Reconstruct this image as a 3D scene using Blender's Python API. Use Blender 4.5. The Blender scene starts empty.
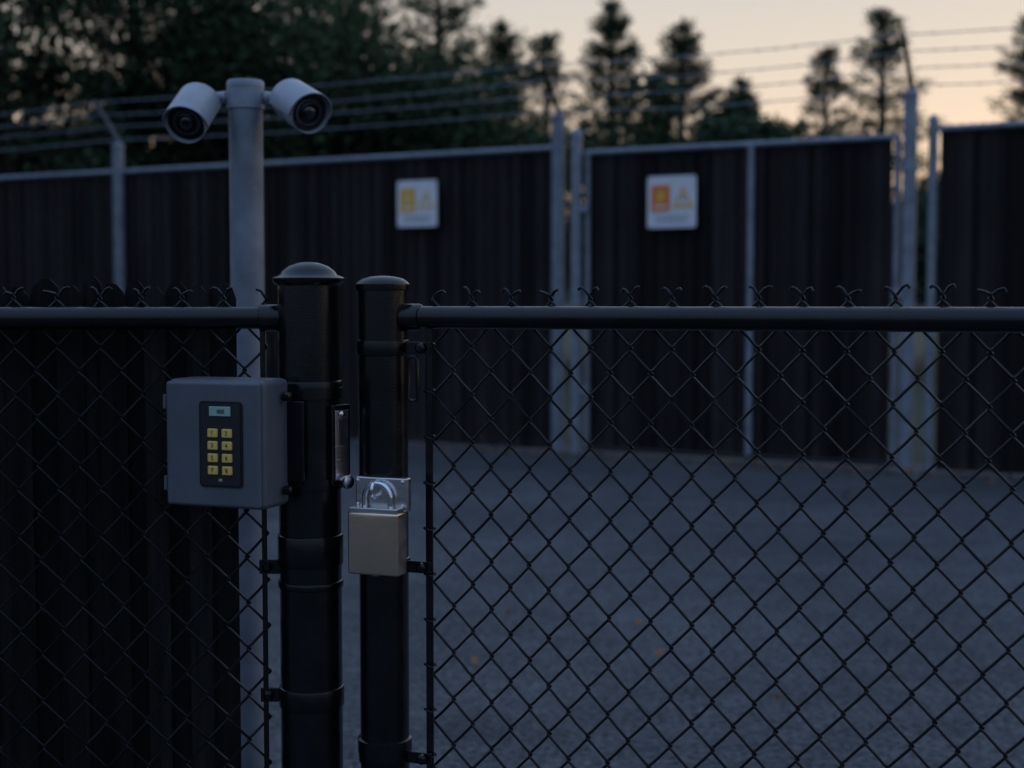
import bpy, math, random
import numpy as np
from mathutils import Vector, Matrix
random.seed(7); rng=np.random.default_rng(11)
scene=bpy.context.scene
col=scene.collection
# ---------------------------------------------------------------- materials
def mat(name, base, rough=0.5, metal=0.0, var=0.0, vscale=8.0, bump=0.0, bscale=60.0, island=0.0, coat=0.0, stretch=None, spec=0.5, rvar=0.0, col2=None, bdist=0.002):
    m=bpy.data.materials.new(name); m.use_nodes=True
    nt=m.node_tree; b=nt.nodes["Principled BSDF"]
    b.inputs["Base Color"].default_value=(*base,1); b.inputs["Roughness"].default_value=rough
    b.inputs["Metallic"].default_value=metal; b.inputs["Coat Weight"].default_value=coat
    b.inputs["Coat Roughness"].default_value=0.15
    b.inputs["Specular IOR Level"].default_value=spec
    tc=nt.nodes.new("ShaderNodeTexCoord"); mp=nt.nodes.new("ShaderNodeMapping")
    nt.links.new(tc.outputs["Object"],mp.inputs["Vector"])
    if stretch: mp.inputs["Scale"].default_value=stretch
    last=None
    if var>0:
        n=nt.nodes.new("ShaderNodeTexNoise"); n.inputs["Scale"].default_value=vscale; n.inputs["Detail"].default_value=6
        n.inputs["Roughness"].default_value=0.65
        nt.links.new(mp.outputs[0],n.inputs["Vector"])
        mr=nt.nodes.new("ShaderNodeMapRange"); mr.inputs[1].default_value=0.3; mr.inputs[2].default_value=0.7
        nt.links.new(n.outputs[0],mr.inputs[0])
        mx=nt.nodes.new("ShaderNodeMix"); mx.data_type='RGBA'
        nt.links.new(mr.outputs[0],mx.inputs[0])
        c2=col2 if col2 else tuple(min(1,c*(1+var)) for c in base)
        c1=base if col2 else tuple(c*(1-var) for c in base)
        mx.inputs[6].default_value=(*c1,1); mx.inputs[7].default_value=(*c2,1)
        last=mx.outputs[2]
        if rvar>0:
            mr2=nt.nodes.new("ShaderNodeMapRange"); mr2.inputs[1].default_value=0.3; mr2.inputs[2].default_value=0.7
            mr2.inputs[3].default_value=rough-rvar; mr2.inputs[4].default_value=rough+rvar
            nt.links.new(n.outputs[0],mr2.inputs[0]); nt.links.new(mr2.outputs[0],b.inputs["Roughness"])
    if island>0:
        g=nt.nodes.new("ShaderNodeNewGeometry"); mr=nt.nodes.new("ShaderNodeMapRange")
        mr.inputs[3].default_value=1-island; mr.inputs[4].default_value=1+island
        nt.links.new(g.outputs["Random Per Island"],mr.inputs[0])
        hv=nt.nodes.new("ShaderNodeHueSaturation")
        nt.links.new(mr.outputs[0],hv.inputs["Value"])
        if last: nt.links.new(last,hv.inputs["Color"])
        else: hv.inputs["Color"].default_value=(*base,1)
        last=hv.outputs[0]
    if last: nt.links.new(last,b.inputs["Base Color"])
    if bump>0:
        n=nt.nodes.new("ShaderNodeTexNoise"); n.inputs["Scale"].default_value=bscale; n.inputs["Detail"].default_value=4
        nt.links.new(mp.outputs[0],n.inputs["Vector"])
        bp=nt.nodes.new("ShaderNodeBump"); bp.inputs["Strength"].default_value=bump; bp.inputs["Distance"].default_value=bdist
        nt.links.new(n.outputs[0],bp.inputs["Height"]); nt.links.new(bp.outputs[0],b.inputs["Normal"])
    return m
M_black=mat("black_powder_coat",(0.0045,0.0045,0.0055),0.22,0,var=0.5,vscale=18,bump=0.10,bscale=350,rvar=0.08,spec=0.5)
M_wire=mat("black_vinyl_wire",(0.004,0.004,0.005),0.36,0,var=0.4,vscale=30,rvar=0.08,spec=0.35)
M_galv=mat("galvanised_steel",(0.26,0.29,0.33),0.5,0.35,var=0.3,vscale=12,rvar=0.1,bump=0.1,bscale=80)
M_galvdim=mat("weathered_galvanised",(0.22,0.245,0.28),0.55,0.3,var=0.3,vscale=9)
M_slat=mat("dark_vinyl_slat",(0.026,0.0195,0.0195),0.65,0,var=0.4,vscale=3,island=0.8,stretch=(1,1,0.3),spec=0.2)
M_wood=mat("dark_stained_wood",(0.013,0.0115,0.011),0.75,0,var=0.7,vscale=14,bump=0.8,bscale=40,island=0.5,stretch=(5,5,0.35),spec=0.15)
M_box=mat("grey_enclosure_paint",(0.100,0.112,0.128),0.45,0,var=0.16,vscale=10,bump=0.15,bscale=500,rvar=0.08)
M_panel=mat("keypad_black_plastic",(0.008,0.008,0.010),0.32,0,var=0.2,vscale=40)
M_btn=mat("yellow_button",(0.85,0.56,0.13),0.45,0,var=0.15,vscale=120)
M_lcd=mat("lcd_glass",(0.34,0.50,0.42),0.15,0,var=0.1,vscale=60)
M_ink=mat("dark_ink",(0.02,0.02,0.02),0.6)
M_steel=mat("brushed_steel",(0.66,0.65,0.66),0.22,1.0,var=0.12,vscale=10,stretch=(1,1,20),bump=0.08,bscale=50,rvar=0.08)
M_brass=mat("warm_polished_lock_steel",(0.92,0.71,0.52),0.20,1.0,var=0.06,vscale=60,bump=0.05,bscale=90,rvar=0.04,stretch=(1,1,8))
M_chrome=mat("polished_steel",(0.88,0.88,0.88),0.10,1.0,var=0.1,vscale=30)
M_cam=mat("camera_housing_paint",(0.34,0.355,0.385),0.33,0,var=0.15,vscale=16)
M_camdark=mat("camera_front_black",(0.012,0.012,0.014),0.3,0,var=0.2,vscale=30)
M_lens=mat("lens_glass",(0.01,0.012,0.02),0.04,0,var=0.2,vscale=20,coat=1.0)
M_sign=mat("white_sign_enamel",(0.84,0.83,0.83),0.45,0,var=0.06,vscale=9)
M_orange=mat("orange_ink",(0.95,0.24,0.05),0.5,0,var=0.1,vscale=20)
M_yellow=mat("yellow_ink",(0.95,0.50,0.07),0.5,0,var=0.1,vscale=20)
M_pale=mat("pale_yellow_ink",(0.88,0.60,0.22),0.5,0,var=0.1,vscale=20)
M_greyink=mat("grey_ink",(0.35,0.35,0.36),0.6,0,var=0.1,vscale=20)
M_bark=mat("bark",(0.045,0.035,0.028),0.9,0,var=0.4,vscale=10,bump=1,bscale=30)
def leafmat(name,c,c2,sc):
    m=mat(name,c,0.75,0,var=0.5,vscale=sc,island=0.45,col2=c2,spec=0.12)
    return m
M_pine=leafmat("pine_needles",(0.028,0.054,0.030),(0.072,0.115,0.058),0.9)
M_leaf=leafmat("broadleaf_foliage",(0.026,0.052,0.026),(0.078,0.118,0.055),0.7)
M_hedge=leafmat("undergrowth_foliage",(0.024,0.048,0.024),(0.074,0.112,0.052),0.6)
M_hill=mat("hill_woodland",(0.045,0.065,0.06),0.95,0,var=0.4,vscale=0.05,bump=1,bscale=0.3,spec=0.05)
M_dry=mat("dry_leaf",(0.22,0.10,0.04),0.8,0,island=0.6,var=0.3,vscale=5)
M_pebble=mat("pebbles",(0.10,0.095,0.09),0.85,0,island=0.6,var=0.3,vscale=5)
# ---------------------------------------------------------------- mesh helpers
class MB:
    def __init__(s): s.v=[]; s.f=[]; s.n=0
    def add(s,v,f):
        v=np.asarray(v,float).reshape(-1,3)
        s.v.append(v); s.f+= [tuple(int(i)+s.n for i in q) for q in f]; s.n+=len(v)
def obj(name,v,f,m,parent=None,smooth=False,loc=None,rot=None,bevel=0,bseg=3):
    me=bpy.data.meshes.new(name)
    v=np.asarray(v,float).reshape(-1,3)
    me.from_pydata(v.tolist(),[],[tuple(int(i) for i in q) for q in f]); me.materials.append(m)
    me.update()
    o=bpy.data.objects.new(name,me); col.objects.link(o)
    if smooth:
        me.polygons.foreach_set("use_smooth",[True]*len(me.polygons))
        me.set_sharp_from_angle(angle=math.radians(38))
    if loc is not None: o.location=loc
    if rot is not None: o.rotation_euler=rot
    if parent: o.parent=parent
    if bevel>0:
        md=o.modifiers.new("bevel",'BEVEL'); md.width=bevel; md.segments=bseg; md.limit_method='ANGLE'; md.angle_limit=math.radians(40)
        me.polygons.foreach_set("use_smooth",[True]*len(me.polygons))
        w=o.modifiers.new("wn",'WEIGHTED_NORMAL'); w.keep_sharp=True
    return o
def mbobj(name,mb,m,parent=None,smooth=False,**k):
    return obj(name,np.vstack(mb.v),mb.f,m,parent,smooth,**k)
def empty(name,loc=(0,0,0),rotz=0):
    o=bpy.data.objects.new(name,None); o.empty_display_size=0.1; o.location=loc; o.rotation_euler=(0,0,rotz); col.objects.link(o); return o
def boxd(c,s):
    c=np.array(c);h=np.array(s)/2
    v=[c+h*np.array(k) for k in [(-1,-1,-1),(1,-1,-1),(1,1,-1),(-1,1,-1),(-1,-1,1),(1,-1,1),(1,1,1),(-1,1,1)]]
    f=[(0,3,2,1),(4,5,6,7),(0,1,5,4),(1,2,6,5),(2,3,7,6),(3,0,4,7)]
    return v,f
def tubed(path,r,n=10,caps=True,closed=False):
    P=np.array(path,float); K=len(P)
    if np.isscalar(r): r=[r]*K
    T=np.zeros_like(P)
    if closed:
        T=np.roll(P,-1,0)-np.roll(P,1,0)
    else:
        T[1:-1]=P[2:]-P[:-2]; T[0]=P[1]-P[0]; T[-1]=P[-1]-P[-2]
    T/=np.linalg.norm(T,axis=1)[:,None]
    up=np.array([0,0,1.0]) if abs(T[0][2])<0.9 else np.array([0,1.0,0])
    n1=np.cross(T[0],up); n1/=np.linalg.norm(n1); V=[]
    for i in range(K):
        n1=n1-T[i]*np.dot(n1,T[i]); n1/=np.linalg.norm(n1); n2=np.cross(T[i],n1)
        for j in range(n):
            a=2*math.pi*j/n; V.append(P[i]+r[i]*(math.cos(a)*n1+math.sin(a)*n2))
    F=[]
    for i in range(K if closed else K-1):
        i2=(i+1)%K
        for j in range(n):
            j2=(j+1)%n; F.append((i*n+j,i*n+j2,i2*n+j2,i2*n+j))
    if caps and not closed:
        F.append(tuple(reversed(range(n)))); F.append(tuple((K-1)*n+j for j in range(n)))
    return V,F
def lathed(prof,n=48,c=(0,0,0)):
    V=[];F=[]
    for r,z in prof:
        for j in range(n):
            a=2*math.pi*j/n; V.append((c[0]+r*math.cos(a),c[1]+r*math.sin(a),c[2]+z))
    for i in range(len(prof)-1):
        for j in range(n):
            j2=(j+1)%n; F.append((i*n+j,i*n+j2,(i+1)*n+j2,(i+1)*n+j))
    F.append(tuple(reversed(range(n)))); F.append(tuple((len(prof)-1)*n+j for j in range(n)))
    return V,F
def box(name,c,s,m,parent,bevel=0.002,rot=None):
    v,f=boxd((0,0,0),s); return obj(name,v,f,m,parent,loc=c,rot=rot,bevel=bevel)
def lathe(name,prof,m,parent,c=(0,0,0),n=48,rot=None):
    v,f=lathed(prof,n); return obj(name,v,f,m,parent,smooth=True,loc=c,rot=rot)
def tube(name,path,r,m,parent,n=14,closed=False):
    v,f=tubed(path,r,n,True,closed); return obj(name,v,f,m,parent,smooth=True)
# chain link: each wire is a flattened helix hooked into its neighbours
def chainlink(x0,nw,ztop,rows,W,H,r,ns,y0,tips=True,fine=True,jit=0.0):
    mb=MB()
    tt=[0,.07,.2,.5,.8,.93] if fine else [0]
    xs=[0,.05,.2,.5,.8,.95] if fine else [0]
    ys=[0,.75,1,1,1,.75] if fine else [0]
    for i in range(nw):
        sgn=1 if i%2==0 else -1
        xc=x0+(i+0.5)*W/2; A=W/4+r*0.9
        P=[]
        if tips:
            e=-sgn; q=random.uniform(.7,1.3); q2=random.uniform(.7,1.35); dn=random.uniform(-.0035,.0025)
            top=[(e*-0.0165*q,e*0.004,0.0125*q2+dn),(e*-0.0135*q,e*0.003,0.0140*q2),(e*-0.0080*q,e*0.001,0.0120*q2),(e*-0.0025,e*-0.0024,0.0070),(e*0.0008,e*-0.0015,0.0030)]
            for a,b,c in top: P.append((xc+e*(W/4)+a,y0+b,ztop+c))
        for h in range(rows):
            d=sgn if h%2==0 else -sgn
            for t,x,y in zip(tt,xs,ys):
                P.append((xc+d*(-A+2*A*x),y0-d*r*1.05*y,ztop-(h+t)*H/2))
        P=np.array(P)
        if jit>0:
            P[:,0]+=jit*np.sin(P[:,2]*9+i*0.7)+rng.normal(0,jit*0.25,len(P)); P[:,1]+=jit*1.5*np.sin(P[:,2]*5+i*0.35)
            P[:,2]+=jit*0.8*math.sin(i*0.9)
        v,f=tubed(P,r,ns,True); mb.add(v,f)
    return mb
# ---------------------------------------------------------------- camera
cam=bpy.data.cameras.new("camera"); co=bpy.data.objects.new("camera",cam); col.objects.link(co)
co.location=(0,0,1.2); co.rotation_euler=(math.radians(90-3.38),0,0)
cam.lens=50; cam.sensor_width=36; cam.clip_end=3000; cam.clip_start=0.05
cam.dof.use_dof=True; cam.dof.focus_distance=2.13; cam.dof.aperture_fstop=3.6
scene.camera=co
# ---------------------------------------------------------------- light : dusk sky
az=math.radians(35); el=math.radians(2)
w=bpy.data.worlds.new("World"); scene.world=w; w.use_nodes=True
nt=w.node_tree; bg=nt.nodes["Background"]
sk=nt.nodes.new("ShaderNodeTexSky"); sk.sky_type='NISHITA'; sk.sun_disc=False; sk.sun_elevation=el; sk.sun_rotation=az
sk.air_density=1.0; sk.dust_density=1.0; sk.ozone_density=2.0
tc=nt.nodes.new("ShaderNodeTexCoord"); sep=nt.nodes.new("ShaderNodeSeparateXYZ"); nt.links.new(tc.outputs["Generated"],sep.inputs[0])
def ramp(stops):
    r=nt.nodes.new("ShaderNodeValToRGB"); e=r.color_ramp.elements
    e[0].position=stops[0][0]; e[0].color=(*stops[0][1],1); e[1].position=stops[-1][0]; e[1].color=(*stops[-1][1],1)
    for p,c in stops[1:-1]:
        x=e.new(p); x.color=(*c,1)
    nt.links.new(sep.outputs[2],r.inputs[0]); return r
rw=ramp([(0,(1.0,.66,.44)),(.08,(.95,.70,.50)),(.17,(.74,.64,.54)),(.30,(.50,.52,.56)),(.6,(.32,.45,.69)),(1,(.30,.46,.80))])
rc=ramp([(0,(.11,.14,.21)),(.1,(.13,.18,.29)),(.35,(.20,.29,.47)),(.7,(.29,.43,.74)),(1,(.30,.46,.80))])
dt=nt.nodes.new("ShaderNodeVectorMath"); dt.operation='DOT_PRODUCT'; nt.links.new(tc.outputs["Generated"],dt.inputs[0]); dt.inputs[1].default_value=(math.sin(az),math.cos(az),0)
mr=nt.nodes.new("ShaderNodeMapRange"); mr.interpolation_type='SMOOTHSTEP'; mr.inputs[1].default_value=-0.35; mr.inputs[2].default_value=0.85; nt.links.new(dt.outputs["Value"],mr.inputs[0])
mx=nt.nodes.new("ShaderNodeMix"); mx.data_type='RGBA'; nt.links.new(mr.outputs[0],mx.inputs[0]); nt.links.new(rc.outputs[0],mx.inputs[6]); nt.links.new(rw.outputs[0],mx.inputs[7])
b2=nt.nodes.new("ShaderNodeBackground"); nt.links.new(mx.outputs[2],b2.inputs[0]); b2.inputs[1].default_value=0.97
nt.links.new(sk.outputs[0],bg.inputs[0]); bg.inputs[1].default_value=0.035
add=nt.nodes.new("ShaderNodeAddShader"); nt.links.new(bg.outputs[0],add.inputs[0]); nt.links.new(b2.outputs[0],add.inputs[1])
nt.links.new(add.outputs[0],nt.nodes["World Output"].inputs[0])
sun=bpy.data.lights.new("sun",'SUN'); sun.energy=0.05; sun.angle=math.radians(3); sun.color=(1,0.75,0.55)
so=bpy.data.objects.new("sun",sun); col.objects.link(so)
d=Vector((math.sin(az)*math.cos(el),math.cos(az)*math.cos(el),math.sin(el)))
so.rotation_euler=d.to_track_quat('Z','Y').to_euler(); so.location=(20,40,20)
scene.view_settings.view_transform='Standard'; scene.view_settings.look='None'; scene.view_settings.exposure=0
# ---------------------------------------------------------------- ground
def groundmat():
    m=bpy.data.materials.new("rough_grass_ground"); m.use_nodes=True; nt=m.node_tree; b=nt.nodes["Principled BSDF"]
    tc=nt.nodes.new("ShaderNodeTexCoord"); n=nt.nodes.new("ShaderNodeTexNoise"); n.inputs["Scale"].default_value=0.6; n.inputs["Detail"].default_value=8
    nt.links.new(tc.outputs["Object"],n.inputs[0])
    mx=nt.nodes.new("ShaderNodeMix"); mx.data_type='RGBA'; nt.links.new(n.outputs[0],mx.inputs[0])
    mx.inputs[6].default_value=(0.03,0.045,0.02,1); mx.inputs[7].default_value=(0.07,0.065,0.035,1)
    nt.links.new(mx.outputs[2],b.inputs["Base Color"]); b.inputs["Roughness"].default_value=0.95
    return m
def asphalt():
    m=bpy.data.materials.new("asphalt"); m.use_nodes=True; nt=m.node_tree; b=nt.nodes["Principled BSDF"]
    tc=nt.nodes.new("ShaderNodeTexCoord")
    def noise(s,d,r=0.6):
        n=nt.nodes.new("ShaderNodeTexNoise"); n.inputs["Scale"].default_value=s; n.inputs["Detail"].default_value=d; n.inputs["Roughness"].default_value=r
        nt.links.new(tc.outputs["Object"],n.inputs["Vector"]); return n
    big=noise(0.55,6,0.6); mid=noise(5,6,0.6); fine=noise(48,4,0.8)
    v=nt.nodes.new("ShaderNodeTexVoronoi"); v.inputs["Scale"].default_value=85; nt.links.new(tc.outputs["Object"],v.inputs["Vector"])
    cr=nt.nodes.new("ShaderNodeMapRange"); cr.inputs[1].default_value=0.35; cr.inputs[2].default_value=0.65; nt.links.new(big.outputs[0],cr.inputs[0])
    a=nt.nodes.new("ShaderNodeMix"); a.data_type='RGBA'; nt.links.new(cr.outputs[0],a.inputs[0])
    a.inputs[6].default_value=(0.066,0.068,0.072,1); a.inputs[7].default_value=(0.118,0.121,0.127,1)
    cm=nt.nodes.new("ShaderNodeMapRange"); cm.inputs[1].default_value=0.3; cm.inputs[2].default_value=0.7; cm.inputs[3].default_value=0.75; cm.inputs[4].default_value=1.25
    nt.links.new(mid.outputs[0],cm.inputs[0])
    cf=nt.nodes.new("ShaderNodeMapRange"); cf.inputs[1].default_value=0.36; cf.inputs[2].default_value=0.64; cf.inputs[3].default_value=0.15; cf.inputs[4].default_value=1.9
    nt.links.new(fine.outputs[0],cf.inputs[0])
    mu=nt.nodes.new("ShaderNodeMath"); mu.operation='MULTIPLY'; nt.links.new(cm.outputs[0],mu.inputs[0]); nt.links.new(cf.outputs[0],mu.inputs[1])
    vm=nt.nodes.new("ShaderNodeVectorMath"); vm.operation='SCALE'; nt.links.new(a.outputs[2],vm.inputs[0]); nt.links.new(mu.outputs[0],vm.inputs["Scale"])
    nt.links.new(vm.outputs[0],b.inputs["Base Color"]); b.inputs["Roughness"].default_value=0.70
    b.inputs["Specular IOR Level"].default_value=0.4
    ad=nt.nodes.new("ShaderNodeMath"); ad.operation='ADD'; nt.links.new(fine.outputs[0],ad.inputs[0]); nt.links.new(v.outputs[0],ad.inputs[1])
    bp=nt.nodes.new("ShaderNodeBump"); bp.inputs["Strength"].default_value=1.0; bp.inputs["Distance"].default_value=0.011
    nt.links.new(ad.outputs[0],bp.inputs["Height"]); nt.links.new(bp.outputs[0],b.inputs["Normal"])
    return m
v=[(-900,-900,0),(900,-900,0),(900,1500,0),(-900,1500,0)]
obj("ground",v,[(0,1,2,3)],groundmat())
# ---- background fence frame
FR=math.atan2(-0.4585,0.8886)
def FW(s,y=0,z=0):
    return (0.305+0.8886*s+0.4585*y, 11.2-0.4585*s+0.8886*y, z)
a1=FW(-16,0.5); a2=FW(11,0.5)
obj("asphalt_lot",[(a1[0],a1[1],.004),(-9.5,-5,.004),(12,-5,.004),(a2[0],a2[1],.004)],[(0,1,2,3)],asphalt())
# ---------------------------------------------------------------- background privacy fence
def slats(mb,x0,x1,z0,z1,y=0.012):
    x=x0; k=0
    while x<x1-0.03:
        wd=0.058; k+=1
        j=random.uniform(-.004,.004)
        vv,ff=boxd((x+wd/2,y+(.016 if k%2 else 0),(z0+z1)/2+j),(wd,0.006,z1-z0))
        vv=np.array(vv); vv[:,0]+= (vv[:,2]-1.2)*random.uniform(-.001,.001)
        mb.add(vv,ff); x+=0.054
def bgpanel(root,x0,x1,z0,z1):
    mb=MB(); slats(mb,x0,x1,z0,z1-.01); mbobj("privacy_slats",mb,M_slat,root)
    nw=int((x1-x0)/0.035)
    mb=chainlink(x0,nw,z1+.035,int((z1-z0)/0.035),0.07,0.07,0.0019,3,-0.0,False,False)
    mbobj("chain_link_mesh",mb,M_wire,root,True)
def bpost(mb,x,r,z1,y=0.0,n=20):
    v,f=lathed([(r,0),(r,z1-.04),(r*1.12,z1-.04),(r*1.12,z1-.015),(r*.7,z1+.01),(r*.2,z1+.02)],n,(x,y,0)); mb.add(v,f)
bf=empty("privacy_fence",FW(0),FR)
bgpanel(bf,-14,0.02,0.02,2.39)
mb=MB()
for x,r in [(-13.6,.05),(-9.05,.05),(-4.39,.052),(0.086,.052)]: bpost(mb,x,r,2.63,-0.05)
mbobj("posts",mb,M_galvdim,bf,True)
mb=MB(); 
mb.add(*tubed([(-14,-.03,2.38),(0.05,-.03,2.38)],.021,12))
mbobj("top_rail",mb,M_galv,bf,True)
L=0.29
def arm(mbx,x,z=2.62,hh=.36):
    mbx.add(*tubed([(x,-.05,z-.02),(x,-.06,z+.06),(x,-.05-L,z+hh)],[.022,.018,.015],8))
armb=MB()
for x in (-13.6,-9.05,-4.39): arm(armb,x)
mbobj("barbed_wire_arms",armb,M_galvdim,bf,True)
armb=MB()
for x in (0.086,2.774): arm(armb,x)
mbobj("dark_barbed_wire_arms",armb,M_black,bf,True)
mb=MB()
sx=[-13.6,-9.05,-4.39,0.086,2.774,5.9,9.0]
for k,(fr) in enumerate((0.12,.42,.70,.98)):
    for a,b in zip(sx[:-1],sx[1:]):
        pts=[];N=16;sag=random.uniform(.015,.05)
        for i in range(N+1):
            t=i/N; pts.append((a+(b-a)*t,-.05-L*fr,2.62+.36*fr-sag*4*t*(1-t)+random.uniform(-.003,.003)))
        mb.add(*tubed(pts,.0040,5,False))
        n=int((b-a)/.13)
        for i in range(n):
            t=(i+.5)/n; c=np.array((a+(b-a)*t,-.05-L*fr,2.62+.36*fr-sag*4*t*(1-t)))
            for q in range(2):
                d=rng.normal(0,1,3); d/=np.linalg.norm(d); mb.add(*tubed([c-d*.018,c+d*.018],.0018,3,False))
mbobj("barbed_wire",mb,M_galv,bf)
# background gate
bgate=empty("privacy_gate",FW(0.2417),FR)
gx=lambda s:s-0.2417
bgpanel(bgate,gx(.31),gx(2.66),0.03,2.33)
mb=MB(); bpost(mb,0,.044,2.50,-0.05); mbobj("hinge_post",mb,M_galv,bgate,True)
mb=MB()
for x,r in ((gx(.33),.02),(gx(1.631),.026),(gx(2.685),.024)): mb.add(*tubed([(x,-.03,.06),(x,-.03,2.33)],r,12))
mb.add(*tubed([(gx(.31),-.03,2.33),(gx(2.70),-.03,2.33)],.021,12))
for z in (.5,1.9): mb.add(*boxd((.05,-.05,z),(.12,.06,.05)))
for z in (1.25,): mb.add(*boxd((gx(2.72),-.08,z),(.10,.03,.06)))
mbobj("gate_frame",mb,M_galv,bgate,True)
mb=MB(); mb.add(*tubed([(gx(.31),-.02,.05),(gx(2.70),-.02,.05)],.018,12)); mbobj("bottom_rail",mb,M_black,bgate,True)
# right fence section
rf=empty("privacy_fence",FW(2.924),FR)
bgpanel(rf,0.04,7,0.02,2.37)
mb=MB(); bpost(mb,-.15,.048,2.63,-0.06); bpost(mb,0,.032,2.45,-.03); bpost(mb,3.0,.05,2.63,-.05); bpost(mb,6.1,.05,2.63,-.05)
mbobj("posts",mb,M_galv,rf,True)
mb=MB(); mb.add(*tubed([(0,-.03,2.37),(7,-.03,2.37)],.021,12))
arm(mb,2.98); arm(mb,6.08)
for z in (.6,1.3,2.1): mb.add(*lathed([(.054,-.02),(.054,.02)],16,(-.15,-.06,z)))
mbobj("top_rail",mb,M_galv,rf,True)
# warning signs
def rrect(w,h,r,n=5):
    P=[]
    for cx,cz,a0 in ((w/2-r,h/2-r,0),(-w/2+r,h/2-r,90),(-w/2+r,-h/2+r,180),(w/2-r,-h/2+r,270)):
        for i in range(n+1):
            a=math.radians(a0+90*i/n); P.append((cx+r*math.cos(a),cz+r*math.sin(a)))
    return P
def plate(name,P,y0,th,m,parent,c=(0,0)):
    n=len(P); v=[(p[0]+c[0],y0,p[1]+c[1]) for p in P]+[(p[0]+c[0],y0-th,p[1]+c[1]) for p in P]
    f=[tuple(range(n)),tuple(reversed(range(n,2*n)))]+[(i,n+i,n+(i+1)%n,(i+1)%n) for i in range(n)]
    return obj(name,v,f,m,parent)
def sign(s,z,c1,c2,sc):
    e=empty("warning_sign",FW(s,-0.075,z),FR); e.scale=(sc,1,sc)
    plate("plate",rrect(.42,.42,.02),0,.004,M_sign,e)
    plate("symbol_field",rrect(.165,.215,.008),-.004,.002,c1,e,(-.095,.03))
    plate("hand_symbol",rrect(.07,.09,.03),-.006,.001,c2,e,(-.095,.045))
    plate("hand_bar",rrect(.10,.018,.004),-.006,.001,M_sign,e,(-.095,-.035))
    plate("triangle_outer",[(.0,.11),(-.090,-.07),(.090,-.07)],-.004,.002,c2,e,(.098,.02))
    plate("triangle_inner",[(.0,.062),(-.050,-.046),(.050,-.046)],-.006,.001,M_sign,e,(.098,.02))
    plate("exclamation_bar",[(-.007,.035),(-.004,-.012),(.004,-.012),(.007,.035)],-.007,.001,M_ink,e,(.098,.015))
    plate("exclamation_dot",rrect(.010,.010,.004),-.007,.001,M_ink,e,(.098,-.010))
    for i,(ww,zz) in enumerate(((.30,-.115),(.24,-.138),(.28,-.161))):
        plate("text_line_%d"%i,rrect(ww,.010,.003),-.004,.001,M_greyink,e,(0,zz))
    for i,(x,zz) in enumerate(((-.19,.19),(.19,.19),(-.19,-.19),(.19,-.19))):
        lathe("screw_%d"%i,[(.007,0),(.007,.003),(.002,.004)],M_galv,e,(x,-.004,zz),12,(math.pi/2,0,0))
sign(-1.175,1.985,M_yellow,M_pale,.90); sign(1.035,1.93,M_orange,M_yellow,.92)
# ---------------------------------------------------------------- foreground gate
GR=math.radians(-20)
gate=empty("chain_link_gate",(-.1966,2.165,0),GR)
lathe("stile_post",[(.0378,.06),(.0378,1.222)],M_black,gate)
lathe("stile_cap",[(.0378,1.214),(.0410,1.214),(.0414,1.218),(.0414,1.224),(.0385,1.2275),(.031,1.2325),(.018,1.2358),(.003,1.237)],M_black,gate)
tube("top_rail",[(.03,0,1.174),(2.0,0,1.174)],.0168,M_black,gate,28)
lathe("rail_end_cup",[(.0168,0),(.0195,.001),(.0205,.004),(.0205,.028),(.0195,.031),(.0168,.032)],M_black,gate,(.032,0,1.174),28,(0,math.pi/2,0))
tube("bottom_rail",[(.03,0,.10),(2.0,0,.10)],.0168,M_black,gate,20)
lathe("end_post",[(.03,.05),(.03,1.21),(.02,1.225)],M_black,gate,(2.02,0,0))
box("tension_bar",(.0745,.004,.61),(.011,.005,1.10),M_black,gate,.001)
mb=chainlink(.0765,62,1.2015,32,.0615,.072,.00220,7,.021,True,True,.0010)
mbobj("chain_link_mesh",mb,M_wire,gate,True)
for i,z in enumerate((1.128,.795,.50,.2)):
    lathe("tension_band_%d"%i,[(.0378,-.012),(.0400,-.011),(.0408,-.006),(.0408,.006),(.0400,.011),(.0378,.012)],M_black,gate,(0,0,z))
    box("band_tab_%d"%i,(.058,-.004,z),(.044,.004,.018),M_black,gate,.001)
    tube("band_bolt_%d"%i,[(.066,-.016,z),(.066,.014,z)],.0045,M_black,gate,8)
    lathe("bolt_head_%d"%i,[(.008,0),(.008,.004),(.004,.007)],M_black,gate,(.066,-.008,z),16,(math.pi/2,0,0))
lathe("lower_collar",[(.0378,-.012),(.042,-.01),(.042,.01),(.0378,.012)],M_black,gate,(0,0,.515))
lp=[]
for i in range(24):
    a=2*math.pi*i/24; lp.append((.055+.0075*math.cos(a),-.012,1.082+(.026 if math.sin(a)>0 else -.026)+.0075*math.sin(a)))
tube("chain_loop",lp,.0026,M_black,gate,8,True)
for i in range(16):
    z=1.1685-.036-.072*i*.97
    if z<.1: break
    tube("bar_clip_%d"%i,[(.0745+.0085*math.cos(a),.004+.0065*math.sin(a),z+.002*math.sin(a*2)) for a in np.linspace(0,5.6,12)],.0018,M_wire,gate,6)
# ---------------------------------------------------------------- padlock with hasp
pl=empty("padlock",(-.1966,2.165,0),GR)
px=.0185
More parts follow.
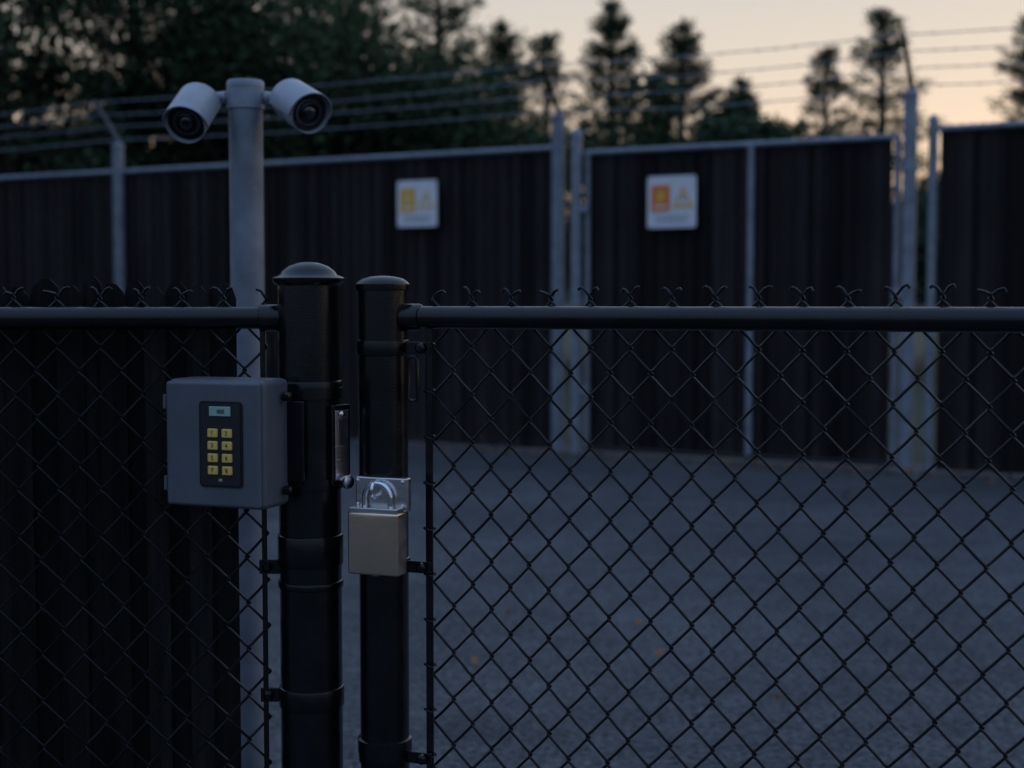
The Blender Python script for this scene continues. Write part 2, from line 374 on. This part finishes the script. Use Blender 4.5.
# body: extruded block with very slightly crowned faces
def crowned(w_,d_,h_,crown,nx=12,nz=12):
    V=[];F=[]
    def grid(y,sg):
        s0=len(V)
        for j in range(nz+1):
            for i in range(nx+1):
                u=2*i/nx-1; t=2*j/nz-1
                V.append((u*w_/2,y+sg*crown*(1-u*u)*(1-.35*t*t),t*h_/2))
        return s0
    a=grid(-d_/2,-1); b=grid(d_/2,1); W1=nx+1
    for j in range(nz):
        for i in range(nx):
            F.append((a+j*W1+i,a+j*W1+i+1,a+(j+1)*W1+i+1,a+(j+1)*W1+i)); F.append((b+j*W1+i,b+(j+1)*W1+i,b+(j+1)*W1+i+1,b+j*W1+i+1))
        for i,fl in ((0,0),(nx,1)):
            q=(a+j*W1+i,a+(j+1)*W1+i,b+(j+1)*W1+i,b+j*W1+i); F.append(q if not fl else q[::-1])
    for i in range(nx):
        for j,fl in ((0,1),(nz,0)):
            q=(a+j*W1+i,a+j*W1+i+1,b+j*W1+i+1,b+j*W1+i); F.append(q if not fl else q[::-1])
    return V,F
v,f=crowned(.082,.034,.093,.0022)
obj("body",v,f,M_brass,pl,loc=(px,-.0620,.8395),bevel=.003)
box("body_cap",(px,-.0620,.8895),(.078,.032,.007),M_steel,pl,.0015)
box("hasp_plate",(px+.003,-.0465,.9110),(.086,.014,.050),M_steel,pl,.0025)
sh=[(px-.021,-.061,.89)]
for i in range(15):
    a=math.pi-math.pi*i/14; sh.append((px+.021*math.cos(a),-.061,.906+.022*math.sin(a)))
sh.append((px+.021,-.061,.89))
tube("shackle",sh,.0042,M_chrome,pl,14)
eye=[]
for i in range(20):
    a=2*math.pi*i/20; eye.append((px-.006,-.058+.011*math.cos(a),.918+.011*math.sin(a)))
tube("staple_eye",eye,.0034,M_chrome,pl,10,True)
lathe("key_cylinder",[(.009,0),(.009,.002),(.0075,.003)],M_steel,pl,(px,-.066,.7935),24,(math.pi,0,0))
for i,(x,z) in enumerate(((-.018,.930),(.056,.930),(-.018,.894),(.056,.894))):
    lathe("rivet_%d"%i,[(.0035,0),(.003,.0015),(.001,.002)],M_chrome,pl,(x,-.0535,z),12,(math.pi/2,0,0))
# ---------------------------------------------------------------- big fence post
bp=empty("fence_post",(-.310,2.17,0),0)
lathe("post",[(.0475,0),(.0475,1.232)],M_black,bp,n=64)
lathe("dome_cap",[(.0475,1.222),(.0490,1.222),(.0535,1.2265),(.0555,1.230),(.0555,1.233),(.0515,1.2355),(.044,1.2380),(.040,1.244),(.030,1.2515),(.016,1.2565),(.003,1.2580)],M_black,bp,n=64)
for i,(z,h) in enumerate(((1.066,.012),(.818,.024),(.765,.006),(.590,.016),(.25,.014))):
    lathe("band_%d"%i,[(.0475,-h),(.0495,-h+.001),(.0502,-h+.003),(.0502,h-.003),(.0495,h-.001),(.0475,h)],M_black,bp,(0,0,z),64)
for i,z in enumerate((.790,.59,.25,1.05)):
    box("band_tab_%d"%i,(-.062,0,z),(.034,.004,.022),M_black,bp,.001)
    lathe("bolt_%d"%i,[(.008,0),(.008,.005),(.004,.009)],M_black,bp,(-.066,-.003,z),16,(math.pi/2,0,0))
    lathe("nut_%d"%i,[(.004,0),(.004,.006),(.009,.006),(.009,.013),(.003,.014)],M_black,bp,(-.066,.002,z),6,(-math.pi/2,0,0))
box("concrete_footing",(0,0,.01),(.25,.25,.05),mat("concrete",(.25,.25,.25),.9,var=.2,vscale=20),bp,.01)
# latch on the right of the post
lk=empty("gate_latch",(-.308,2.17,0),math.radians(46))
box("latch_case",(.014,-.049,.981),(.036,.014,.122),M_black,lk,.002)
box("latch_plate",(.014,-.0570,.981),(.026,.003,.106),M_steel,lk,.001)
box("latch_slot",(.014,-.0590,1.001),(.010,.002,.038),M_ink,lk,.0006)
lathe("plate_screw",[(.005,0),(.004,.002),(.001,.003)],M_chrome,lk,(.014,-.0585,1.028),14,(math.pi/2,0,0))
lathe("latch_knob",[(.006,0),(.006,.008),(.010,.009),(.011,.012),(.010,.015),(.004,.017)],M_steel,lk,(.016,-.0565,.926),20,(math.pi/2,0,0))
# ---------------------------------------------------------------- left foreground fence
lf=empty("chain_link_fence",(-.310,2.17,0),math.radians(8))   # local -x runs to the left
tube("top_rail",[(-.035,0,1.173),(-2.4,0,1.173)],.0168,M_black,lf,28)
lathe("rail_end_cup",[(.0168,0),(.0200,.001),(.0205,.004),(.0205,.028),(.0195,.031),(.0168,.032)],M_black,lf,(-.075,0,1.173),28,(0,math.pi/2,0))
mb=chainlink(-.066-.0615/2*76,76,1.2015,32,.0615,.072,.00220,7,.021,True,True,.0011)
mbobj("chain_link_mesh",mb,M_wire,lf,True)
box("tension_bar",(-.070,.010,.60),(.008,.005,1.12),M_black,lf,.001)
lathe("end_post",[(.035,0),(.035,1.22),(.02,1.235)],M_black,lf,(-2.42,0,0))
# wooden pickets behind the mesh
pk=empty("picket_fence",(-.308,2.17,0),math.radians(8))
mb=MB(); x=-.114; k=0
while x>-2.4:
    wd=random.uniform(.032,.046); top=1.231+random.uniform(-.012,.005); k+=1; yy=.048+(.0115 if k%2 else 0)+random.uniform(-.0005,.0005)
    th=.010; pr=[(-wd/2,.02),(wd/2,.02),(wd/2,top-.026),(wd*.40,top-.012),(wd*.14,top),(-wd*.14,top),(-wd*.40,top-.012),(-wd/2,top-.026)]
    sk_=random.uniform(-.0015,.0015)
    n=len(pr); vv=[(x-wd/2+p[0]+sk_*p[1],yy,p[1]) for p in pr]+[(x-wd/2+p[0]+sk_*p[1],yy+th,p[1]) for p in pr]
    ff=[tuple(range(n)),tuple(reversed(range(n,2*n)))]+[(i,n+i,n+(i+1)%n,(i+1)%n) for i in range(n)]
    mb.add(vv,ff); x-=wd-.004
mbobj("pickets",mb,M_wood,pk)
for i,z in enumerate((.25,1.0)): box("back_rail_%d"%i,(-1.27,.088,z),(2.24,.035,.06),M_wood,pk,.003)
for i,xx in enumerate((-.22,-1.3,-2.3)): box("back_post_%d"%i,(xx,.136,.55),(.06,.06,1.1),M_wood,pk,.003)
# ---------------------------------------------------------------- keypad box
kb=empty("keypad_entry_box",(-.434,2.05,.991),GR)
box("enclosure",(0,.046,0),(.162,.076,.188),M_box,kb,.009)
box("front_cover",(0,.004,0),(.156,.010,.182),M_box,kb,.005)
box("cover_seam",(0,.0095,0),(.152,.006,.178),M_ink,kb,.002)
kx=.016
plate("keypad_bezel",rrect(.071,.1245,.006),-.0008,.0022,M_panel,kb,(kx,.001))
plate("keypad_panel",rrect(.065,.118,.004),-.003,.001,mat("keypad_face",(.014,.014,.017),.5),kb,(kx,.001))
box("display",(kx,-.0045,.0490),(.035,.003,.014),M_lcd,kb,.001)
box("display_digits",(kx+.002,-.0062,.0490),(.012,.0008,.006),mat("lcd_digit",(.10,.14,.12),.3),kb,.0003)
nums=["1","2","3","4","5","6","7","8"]; k=0
for rz in (.0175,-.0005,-.0185,-.0365):
    for cx in (-.0118,.0118):
        box("button_%d"%(k+1),(kx+cx,-.0052,rz),(.0165,.0045,.0128),M_btn,kb,.0018)
        t=bpy.data.curves.new("digit","FONT"); t.body=nums[k]; t.size=.0085; t.align_x='CENTER'; t.align_y='CENTER'; t.extrude=.0002
        t.materials.append(M_ink); to=bpy.data.objects.new("digit_%d"%(k+1),t); col.objects.link(to); to.parent=kb
        to.location=(kx+cx,-.0078,rz); to.rotation_euler=(math.pi/2,0,0); k+=1
box("status_mark",(kx,-.0045,-.0505),(.006,.001,.004),M_greyink,kb,.0003)
for i,z in enumerate((.06,-.06)): box("hinge_%d"%i,(-.083,.012,z),(.006,.016,.022),M_box,kb,.002)
box("mount_bracket",(.083,.078,.0),(.05,.006,.12),M_black,kb,.002)
for i,z in enumerate((.068,-.070)):
    lathe("clamp_%d"%i,[(.0475,-.009),(.0510,-.008),(.0510,.008),(.0475,.009)],M_black,kb,(.0755,.1552,z),48)
    lathe("clamp_bolt_%d"%i,[(.007,0),(.007,.010),(.004,.012)],M_black,kb,(.085,.060,z),12,(0,math.pi/2,0))
# ---------------------------------------------------------------- camera pole
pole=empty("steel_pole",(-.575,3.1,0),0)
lathe("shaft",[(.0365,0),(.0365,1.660)],M_galvdim,pole,n=40)
lathe("cap",[(.0365,1.652),(.0395,1.653),(.0400,1.656),(.0400,1.668),(.037,1.672),(.010,1.675)],M_galv,pole,n=40)
lathe("base_flange",[(.09,0.004),(.09,.016),(.045,.018),(.04,.04)],M_galv,pole,n=32)
lathe("mount_collar",[(.0365,-.022),(.0400,-.021),(.0400,.021),(.0365,.022)],M_galv,pole,(0,0,1.632),40)
tube("cross_bracket",[(-.070,-.0,1.636),(.070,.0,1.636)],.011,M_galv,pole,12)
def seccam(front,dr,base,r,LN=.13):
    e=empty("security_camera",front,0)
    dv=Vector(dr).normalized(); q=dv.to_track_quat('Z','Y'); e.rotation_mode='QUATERNION'; e.rotation_quaternion=q
    lathe("housing",[(.012,-LN-.006),(.026,-LN-.003),(r*.70,-LN+.004),(r*.82,-LN+.014),(r*.86,-LN+.03),(r*.88,-.055),(r*.93,-.048),(r*.93,-.006),(r*.92,-.001),(r*.90,0),(r*.88,-.004),(r*.87,-.020),(r*.01,-.020)],M_cam,e,n=48)
    lathe("front_face",[(r*.865,-.021),(r*.865,-.013),(r*.62,-.015),(r*.60,-.022),(.001,-.022)],M_camdark,e,n=48)
    lathe("lens_ring",[(r*.60,-.016),(r*.60,-.011),(r*.56,-.009),(r*.53,-.012),(r*.53,-.018)],M_galvdim,e,n=40)
    lathe("lens_barrel",[(r*.50,-.018),(r*.50,-.006),(r*.44,-.004),(r*.40,-.010),(.001,-.012)],M_camdark,e,n=40)
    lathe("lens_glass",[(r*.36,-.010),(r*.30,-.006),(r*.18,-.003),(.001,-.002)],M_lens,e,n=32)
    for i in range(10):
        a=2*math.pi*i/10; lathe("ir_led_%d"%i,[(.0028,-.013),(.0024,-.0115),(.0005,-.011)],M_lens,e,(r*.74*math.cos(a),r*.74*math.sin(a),0),10)
    inv=q.inverted(); upl=inv@Vector((0,0,1)); a0=math.atan2(upl.y,upl.x)
    N=24; V=[];F=[]
    for rr in (r*.98,r*1.03):
        for i in range(N+1):
            t=i/N; a=a0+math.radians(-100+200*t); cut=.016*abs(2*t-1)**2
            z0=-LN+.022; z1=.010
            V.append((rr*math.cos(a),rr*math.sin(a),z0)); V.append((rr*math.cos(a),rr*math.sin(a),z1-cut))
    b=2*(N+1)
    for i in range(N):
        F.append((2*i,2*i+1,2*i+3,2*i+2)); F.append((b+2*i,b+2*i+2,b+2*i+3,b+2*i+1))
        F.append((2*i+1,b+2*i+1,b+2*i+3,2*i+3)); F.append((2*i,2*i+2,b+2*i+2,b+2*i))
    F.append((0,b,b+1,1)); F.append((2*N,2*N+1,b+2*N+1,b+2*N))
    obj("sun_shield",V,F,M_cam,e,smooth=True)
    m=Matrix.Translation(Vector(front))@q.to_matrix().to_4x4(); mi=m.inverted()
    w0=mi@Vector(base); w1=Vector((0,0,-LN))
    tube("bracket_arm",[tuple(w0),tuple(w0.lerp(w1,.5)+Vector((0,0,-.004))),tuple(w1)],[.014,.011,.015],M_cam,e,14)
    s=lathed([(.004,-.015),(.011,-.011),(.015,-.004),(.015,.004),(.011,.011),(.004,.015)],20,tuple(w1)); obj("ball_joint",s[0],s[1],M_cam,e,smooth=True)
seccam((-.684,3.0,1.565),(-.10,-.78,-.50),(-.615,3.1,1.636),.0465)
seccam((-.420,3.0,1.588),(.52,-.76,-.36),(-.535,3.1,1.636),.0465)
# ---------------------------------------------------------------- vegetation
def quads(C,D,Ln,Wd):
    N=len(C); R=rng.normal(0,1,(N,3)); S=np.cross(D,R); S/=np.linalg.norm(S,axis=1)[:,None]+1e-9
    a=D*Ln[:,None]/2; b=S*Wd[:,None]/2
    return np.stack([C-a,C+b,C+a,C-b],1).reshape(-1,3)
def fastmesh(name,V,m):
    me=bpy.data.meshes.new(name); n=len(V); q=n//4
    me.vertices.add(n); me.vertices.foreach_set("co",V.astype(np.float32).ravel())
    me.loops.add(n); me.loops.foreach_set("vertex_index",np.arange(n,dtype=np.int32))
    me.polygons.add(q); me.polygons.foreach_set("loop_start",np.arange(0,n,4,dtype=np.int32)); 
    me.materials.append(m); me.update(calc_edges=True); me.validate(); return me
def unit(a): return a/(np.linalg.norm(a,axis=-1,keepdims=True)+1e-9)
def conifer(h,Rm,z0f=.12,dens=1.0,power=.75,step=1.0,up=.45):
    wood=MB(); wood.add(*tubed([(0,0,0),(.03,0,h*.4),(-.02,.02,h*.75),(0,0,h)],[.022*h,.016*h,.009*h,.003*h],8))
    Cs=[];Ds=[]
    z=h*z0f
    while z<h*.985:
        f=(z/h-z0f)/(1-z0f); R=Rm*(1-f)**power*min(1,.55+f*3)+.06
        nb=random.randint(3,6); a0=random.uniform(0,6.28)
        for k in range(nb):
            a=a0+k*6.283/nb+random.uniform(-.4,.4); Lb=R*random.uniform(.5,1.2)
            el_=random.uniform(-.05,.35)+up*f
            dr=np.array([math.cos(a)*math.cos(el_),math.sin(a)*math.cos(el_),math.sin(el_)])
            p0=np.array([0,0,z]); pts=[]
            for t in (0,.35,.7,1.0): pts.append(p0+dr*Lb*t+np.array([0,0,-.18*Lb*t*t*(1-f)]))
            wood.add(*tubed(pts,[.012+.008*Lb,.01,.006,.003],4,False))
            n=int((50+130*Lb)*dens); t=rng.uniform(.12,1.05,n)**.75
            P=p0+dr*Lb*t[:,None]; P[:,2]-=.18*Lb*t*t*(1-f)
            side=np.array([-math.sin(a),math.cos(a),0]); sw=.34*Lb*(1-(t-.45)**2*1.6)
            u=rng.uniform(-1,1,n); P+=side*(u*sw)[:,None]; P+=rng.normal(0,.06,(n,3))
            Cs.append(P); Ds.append(unit(dr+side*u[:,None]*1.1+rng.normal(0,.35,(n,3))))
        z+=random.uniform(.14,.30)*step
    C=np.vstack(Cs);D=np.vstack(Ds);N=len(C)
    return wood,quads(C,D,rng.uniform(.08,.17,N),rng.uniform(.02,.045,N))
def broadleaf(h,R):
    wood=MB(); tips=[]
    def grow(p,d,Ln,r,lv):
        pts=[p];dd=d.copy()
        for i in range(4):
            dd=unit(dd+rng.normal(0,.14,3)+np.array([0,0,.05])); pts.append(pts[-1]+dd*Ln/4)
        wood.add(*tubed(pts,[r,r*.85,r*.7,r*.6,r*.45],6 if lv<2 else 4,False))
        if lv>=2: tips.extend([pts[-1],pts[-3]])
        if lv>=4: return
        for k in range(3 if lv else 5):
            b=pts[random.choice((2,3,4)) if lv else random.choice((2,3,4,4))]
            nd=unit(dd*.7+rng.normal(0,.62,3)+np.array([0,0,.18])); grow(b,nd,Ln*random.uniform(.62,.82),r*.5,lv+1)
    grow(np.zeros(3),np.array([0,0,1.0]),h*.36,.02*h,0)
    tips=np.array(tips); Cs=[]
    s=np.array([R/max(.1,np.percentile(np.abs(tips[:,:2]),96))]*2+[ (h*.97)/tips[:,2].max()])
    for m_ in range(len(wood.v)): wood.v[m_]=wood.v[m_]*s
    tips=tips*s
    for t in tips:
        n=random.randint(18,60); Cs.append(t+rng.normal(0,1,(n,3))*np.array([.28,.28,.19])*random.uniform(.6,1.25))
    C=np.vstack(Cs); N=len(C); return wood,quads(C,unit(rng.normal(0,1,(N,3))),rng.uniform(.08,.16,N),rng.uniform(.05,.09,N))
def variant(fn,leaf):
    wd,q=fn(); 
    wo=bpy.data.meshes.new("trunk_mesh"); wo.from_pydata(np.vstack(wd.v).tolist(),[],wd.f); wo.materials.append(M_bark); wo.update()
    return wo,fastmesh("foliage_mesh",q,leaf)
CON=[variant(lambda:conifer(7.0,2.15,.15,.8,.85,1.0,.45),M_pine),variant(lambda:conifer(7.0,1.9,.25,.7,.75,1.1,.6),M_pine),variant(lambda:conifer(9.5,2.5,.08,.7,.6),M_pine)]
BRO=[variant(lambda:broadleaf(8.5,2.6),M_leaf),variant(lambda:broadleaf(8.0,2.3),M_leaf)]
def plant(name,var,x,y,h,base,rz):
    e=empty(name,(x,y,0),rz); s=h/base; e.scale=(s*random.uniform(.92,1.08),s*random.uniform(.92,1.08),s)
    for nm,me in (("trunk",var[0]),("crown",var[1])):
        o=bpy.data.objects.new(nm,me); col.objects.link(o); o.parent=e
for v_,x,y,h,b in ((0,1.95,28,7.1,7),(0,3.38,28.5,6.8,7),(1,.68,29,6.6,7),(1,6.55,30,6.5,7),(1,7.85,30.5,7.4,7),(0,9.9,27,6.8,7),(0,4.45,28,5.6,7),(0,2.75,27,5.5,7),(0,-.2,27,6.5,7),(0,11.8,28,7.6,7)):
    plant("pine_tree",CON[v_],x,y,h,b,random.uniform(0,6))
for v_,x,y,h,b in ((2,-8.6,21,9.5,9.5),(2,-5.0,22,9.0,9.5),(2,-2.6,24,8.0,9.5),(2,-10.5,24,11,9.5),(2,-6.8,26,10.5,9.5),(2,-1.3,26,7.5,9.5),(2,-3.9,27,9.5,9.5)):
    plant("pine_tree",CON[v_],x,y,h,b,random.uniform(0,6))
for v_,x,y,h,b in ((0,-7.0,20,8.2,8.5),(1,-3.9,21,7.4,8),(1,-1.7,22,6.2,8),(0,-9.8,19.5,8.8,8.5),(0,-.6,24,5.6,8.5)):
    plant("broadleaf_tree",BRO[v_],x,y,h,b,random.uniform(0,6))
# undergrowth belt
Cs=[]
for i in range(120):
    x=rng.uniform(-17,18); y=rng.uniform(21,26)
    top=(5.0 if x<1 else (4.5 if x<5 else 4.0))+rng.normal(0,.35)
    for k in range(5):
        n=300; c=np.array([x+rng.normal(0,.5),y+rng.normal(0,.4),top*rng.uniform(.35,.88)])
        s=np.array([.6,.6,.45])*rng.uniform(.6,1.2)
        Cs.append(c+unit(rng.normal(0,1,(n,3)))*(rng.uniform(.3,1.15,(n,1)))*s)
C=np.vstack(Cs);N=len(C)
tl=bpy.data.objects.new("tree_line",fastmesh("tree_line",quads(C,unit(rng.normal(0,1,(N,3))),rng.uniform(.10,.20,N),rng.uniform(.06,.12,N)),M_hedge)); col.objects.link(tl)
# distant hill
V=[];F=[];nx,ny=80,14
for j in range(ny):
    for i in range(nx):
        x=-300+i*10; y=330+j*16
        prof=max(0,math.sin(math.pi*j/(ny-1)))
        hgt=66*math.exp(-((x-215)/75)**2)+22*math.exp(-((x+120)/140)**2)+16
        hgt=hgt*prof+rng.normal(0,.8)*prof*2+2.5*math.sin(x*.13+j)*prof
        V.append((x,y,hgt-1))
for j in range(ny-1):
    for i in range(nx-1): a=j*nx+i; F.append((a,a+1,a+nx+1,a+nx))
obj("hill",V,F,M_hill,None,True)
# debris along the fence foot
N=900
s=rng.uniform(-9,7,N); yy=-np.abs(rng.normal(0,.22,N))-.03
C=np.array([FW(a,b,.012+abs(rng.normal(0,.006))) for a,b in zip(s,yy)])
D=unit(rng.normal(0,1,(N,3))*np.array([1,1,.25]))
far=fastmesh("fallen_leaves",np.vstack([quads(C,D,rng.uniform(.02,.06,N),rng.uniform(.015,.035,N)),
   quads(np.array([(x,y,.02) for x,y in zip(rng.uniform(-1,5,60),rng.uniform(4,10.5,60))]),unit(rng.normal(0,1,(60,3))*np.array([1,1,.3])),rng.uniform(.02,.05,60),rng.uniform(.015,.03,60)),
   quads(np.array([(2.02,8.55,.03)]),np.array([[.8,.3,.5]]),np.array([.10]),np.array([.06]))]),M_dry)
o=bpy.data.objects.new("fallen_leaves",far); col.objects.link(o)
mb=MB()
for i in range(700):
    sx_=random.uniform(-9,7); c=np.array(FW(sx_,-abs(random.gauss(0,.16))-.02,.010)); r=random.uniform(.006,.022)
    vv,ff=boxd((0,0,0),(r,r*.8,r*.6)); vv=np.array(vv)+rng.normal(0,r*.12,(8,3)); mb.add(vv+c,ff)
mbobj("gravel",mb,M_pebble)
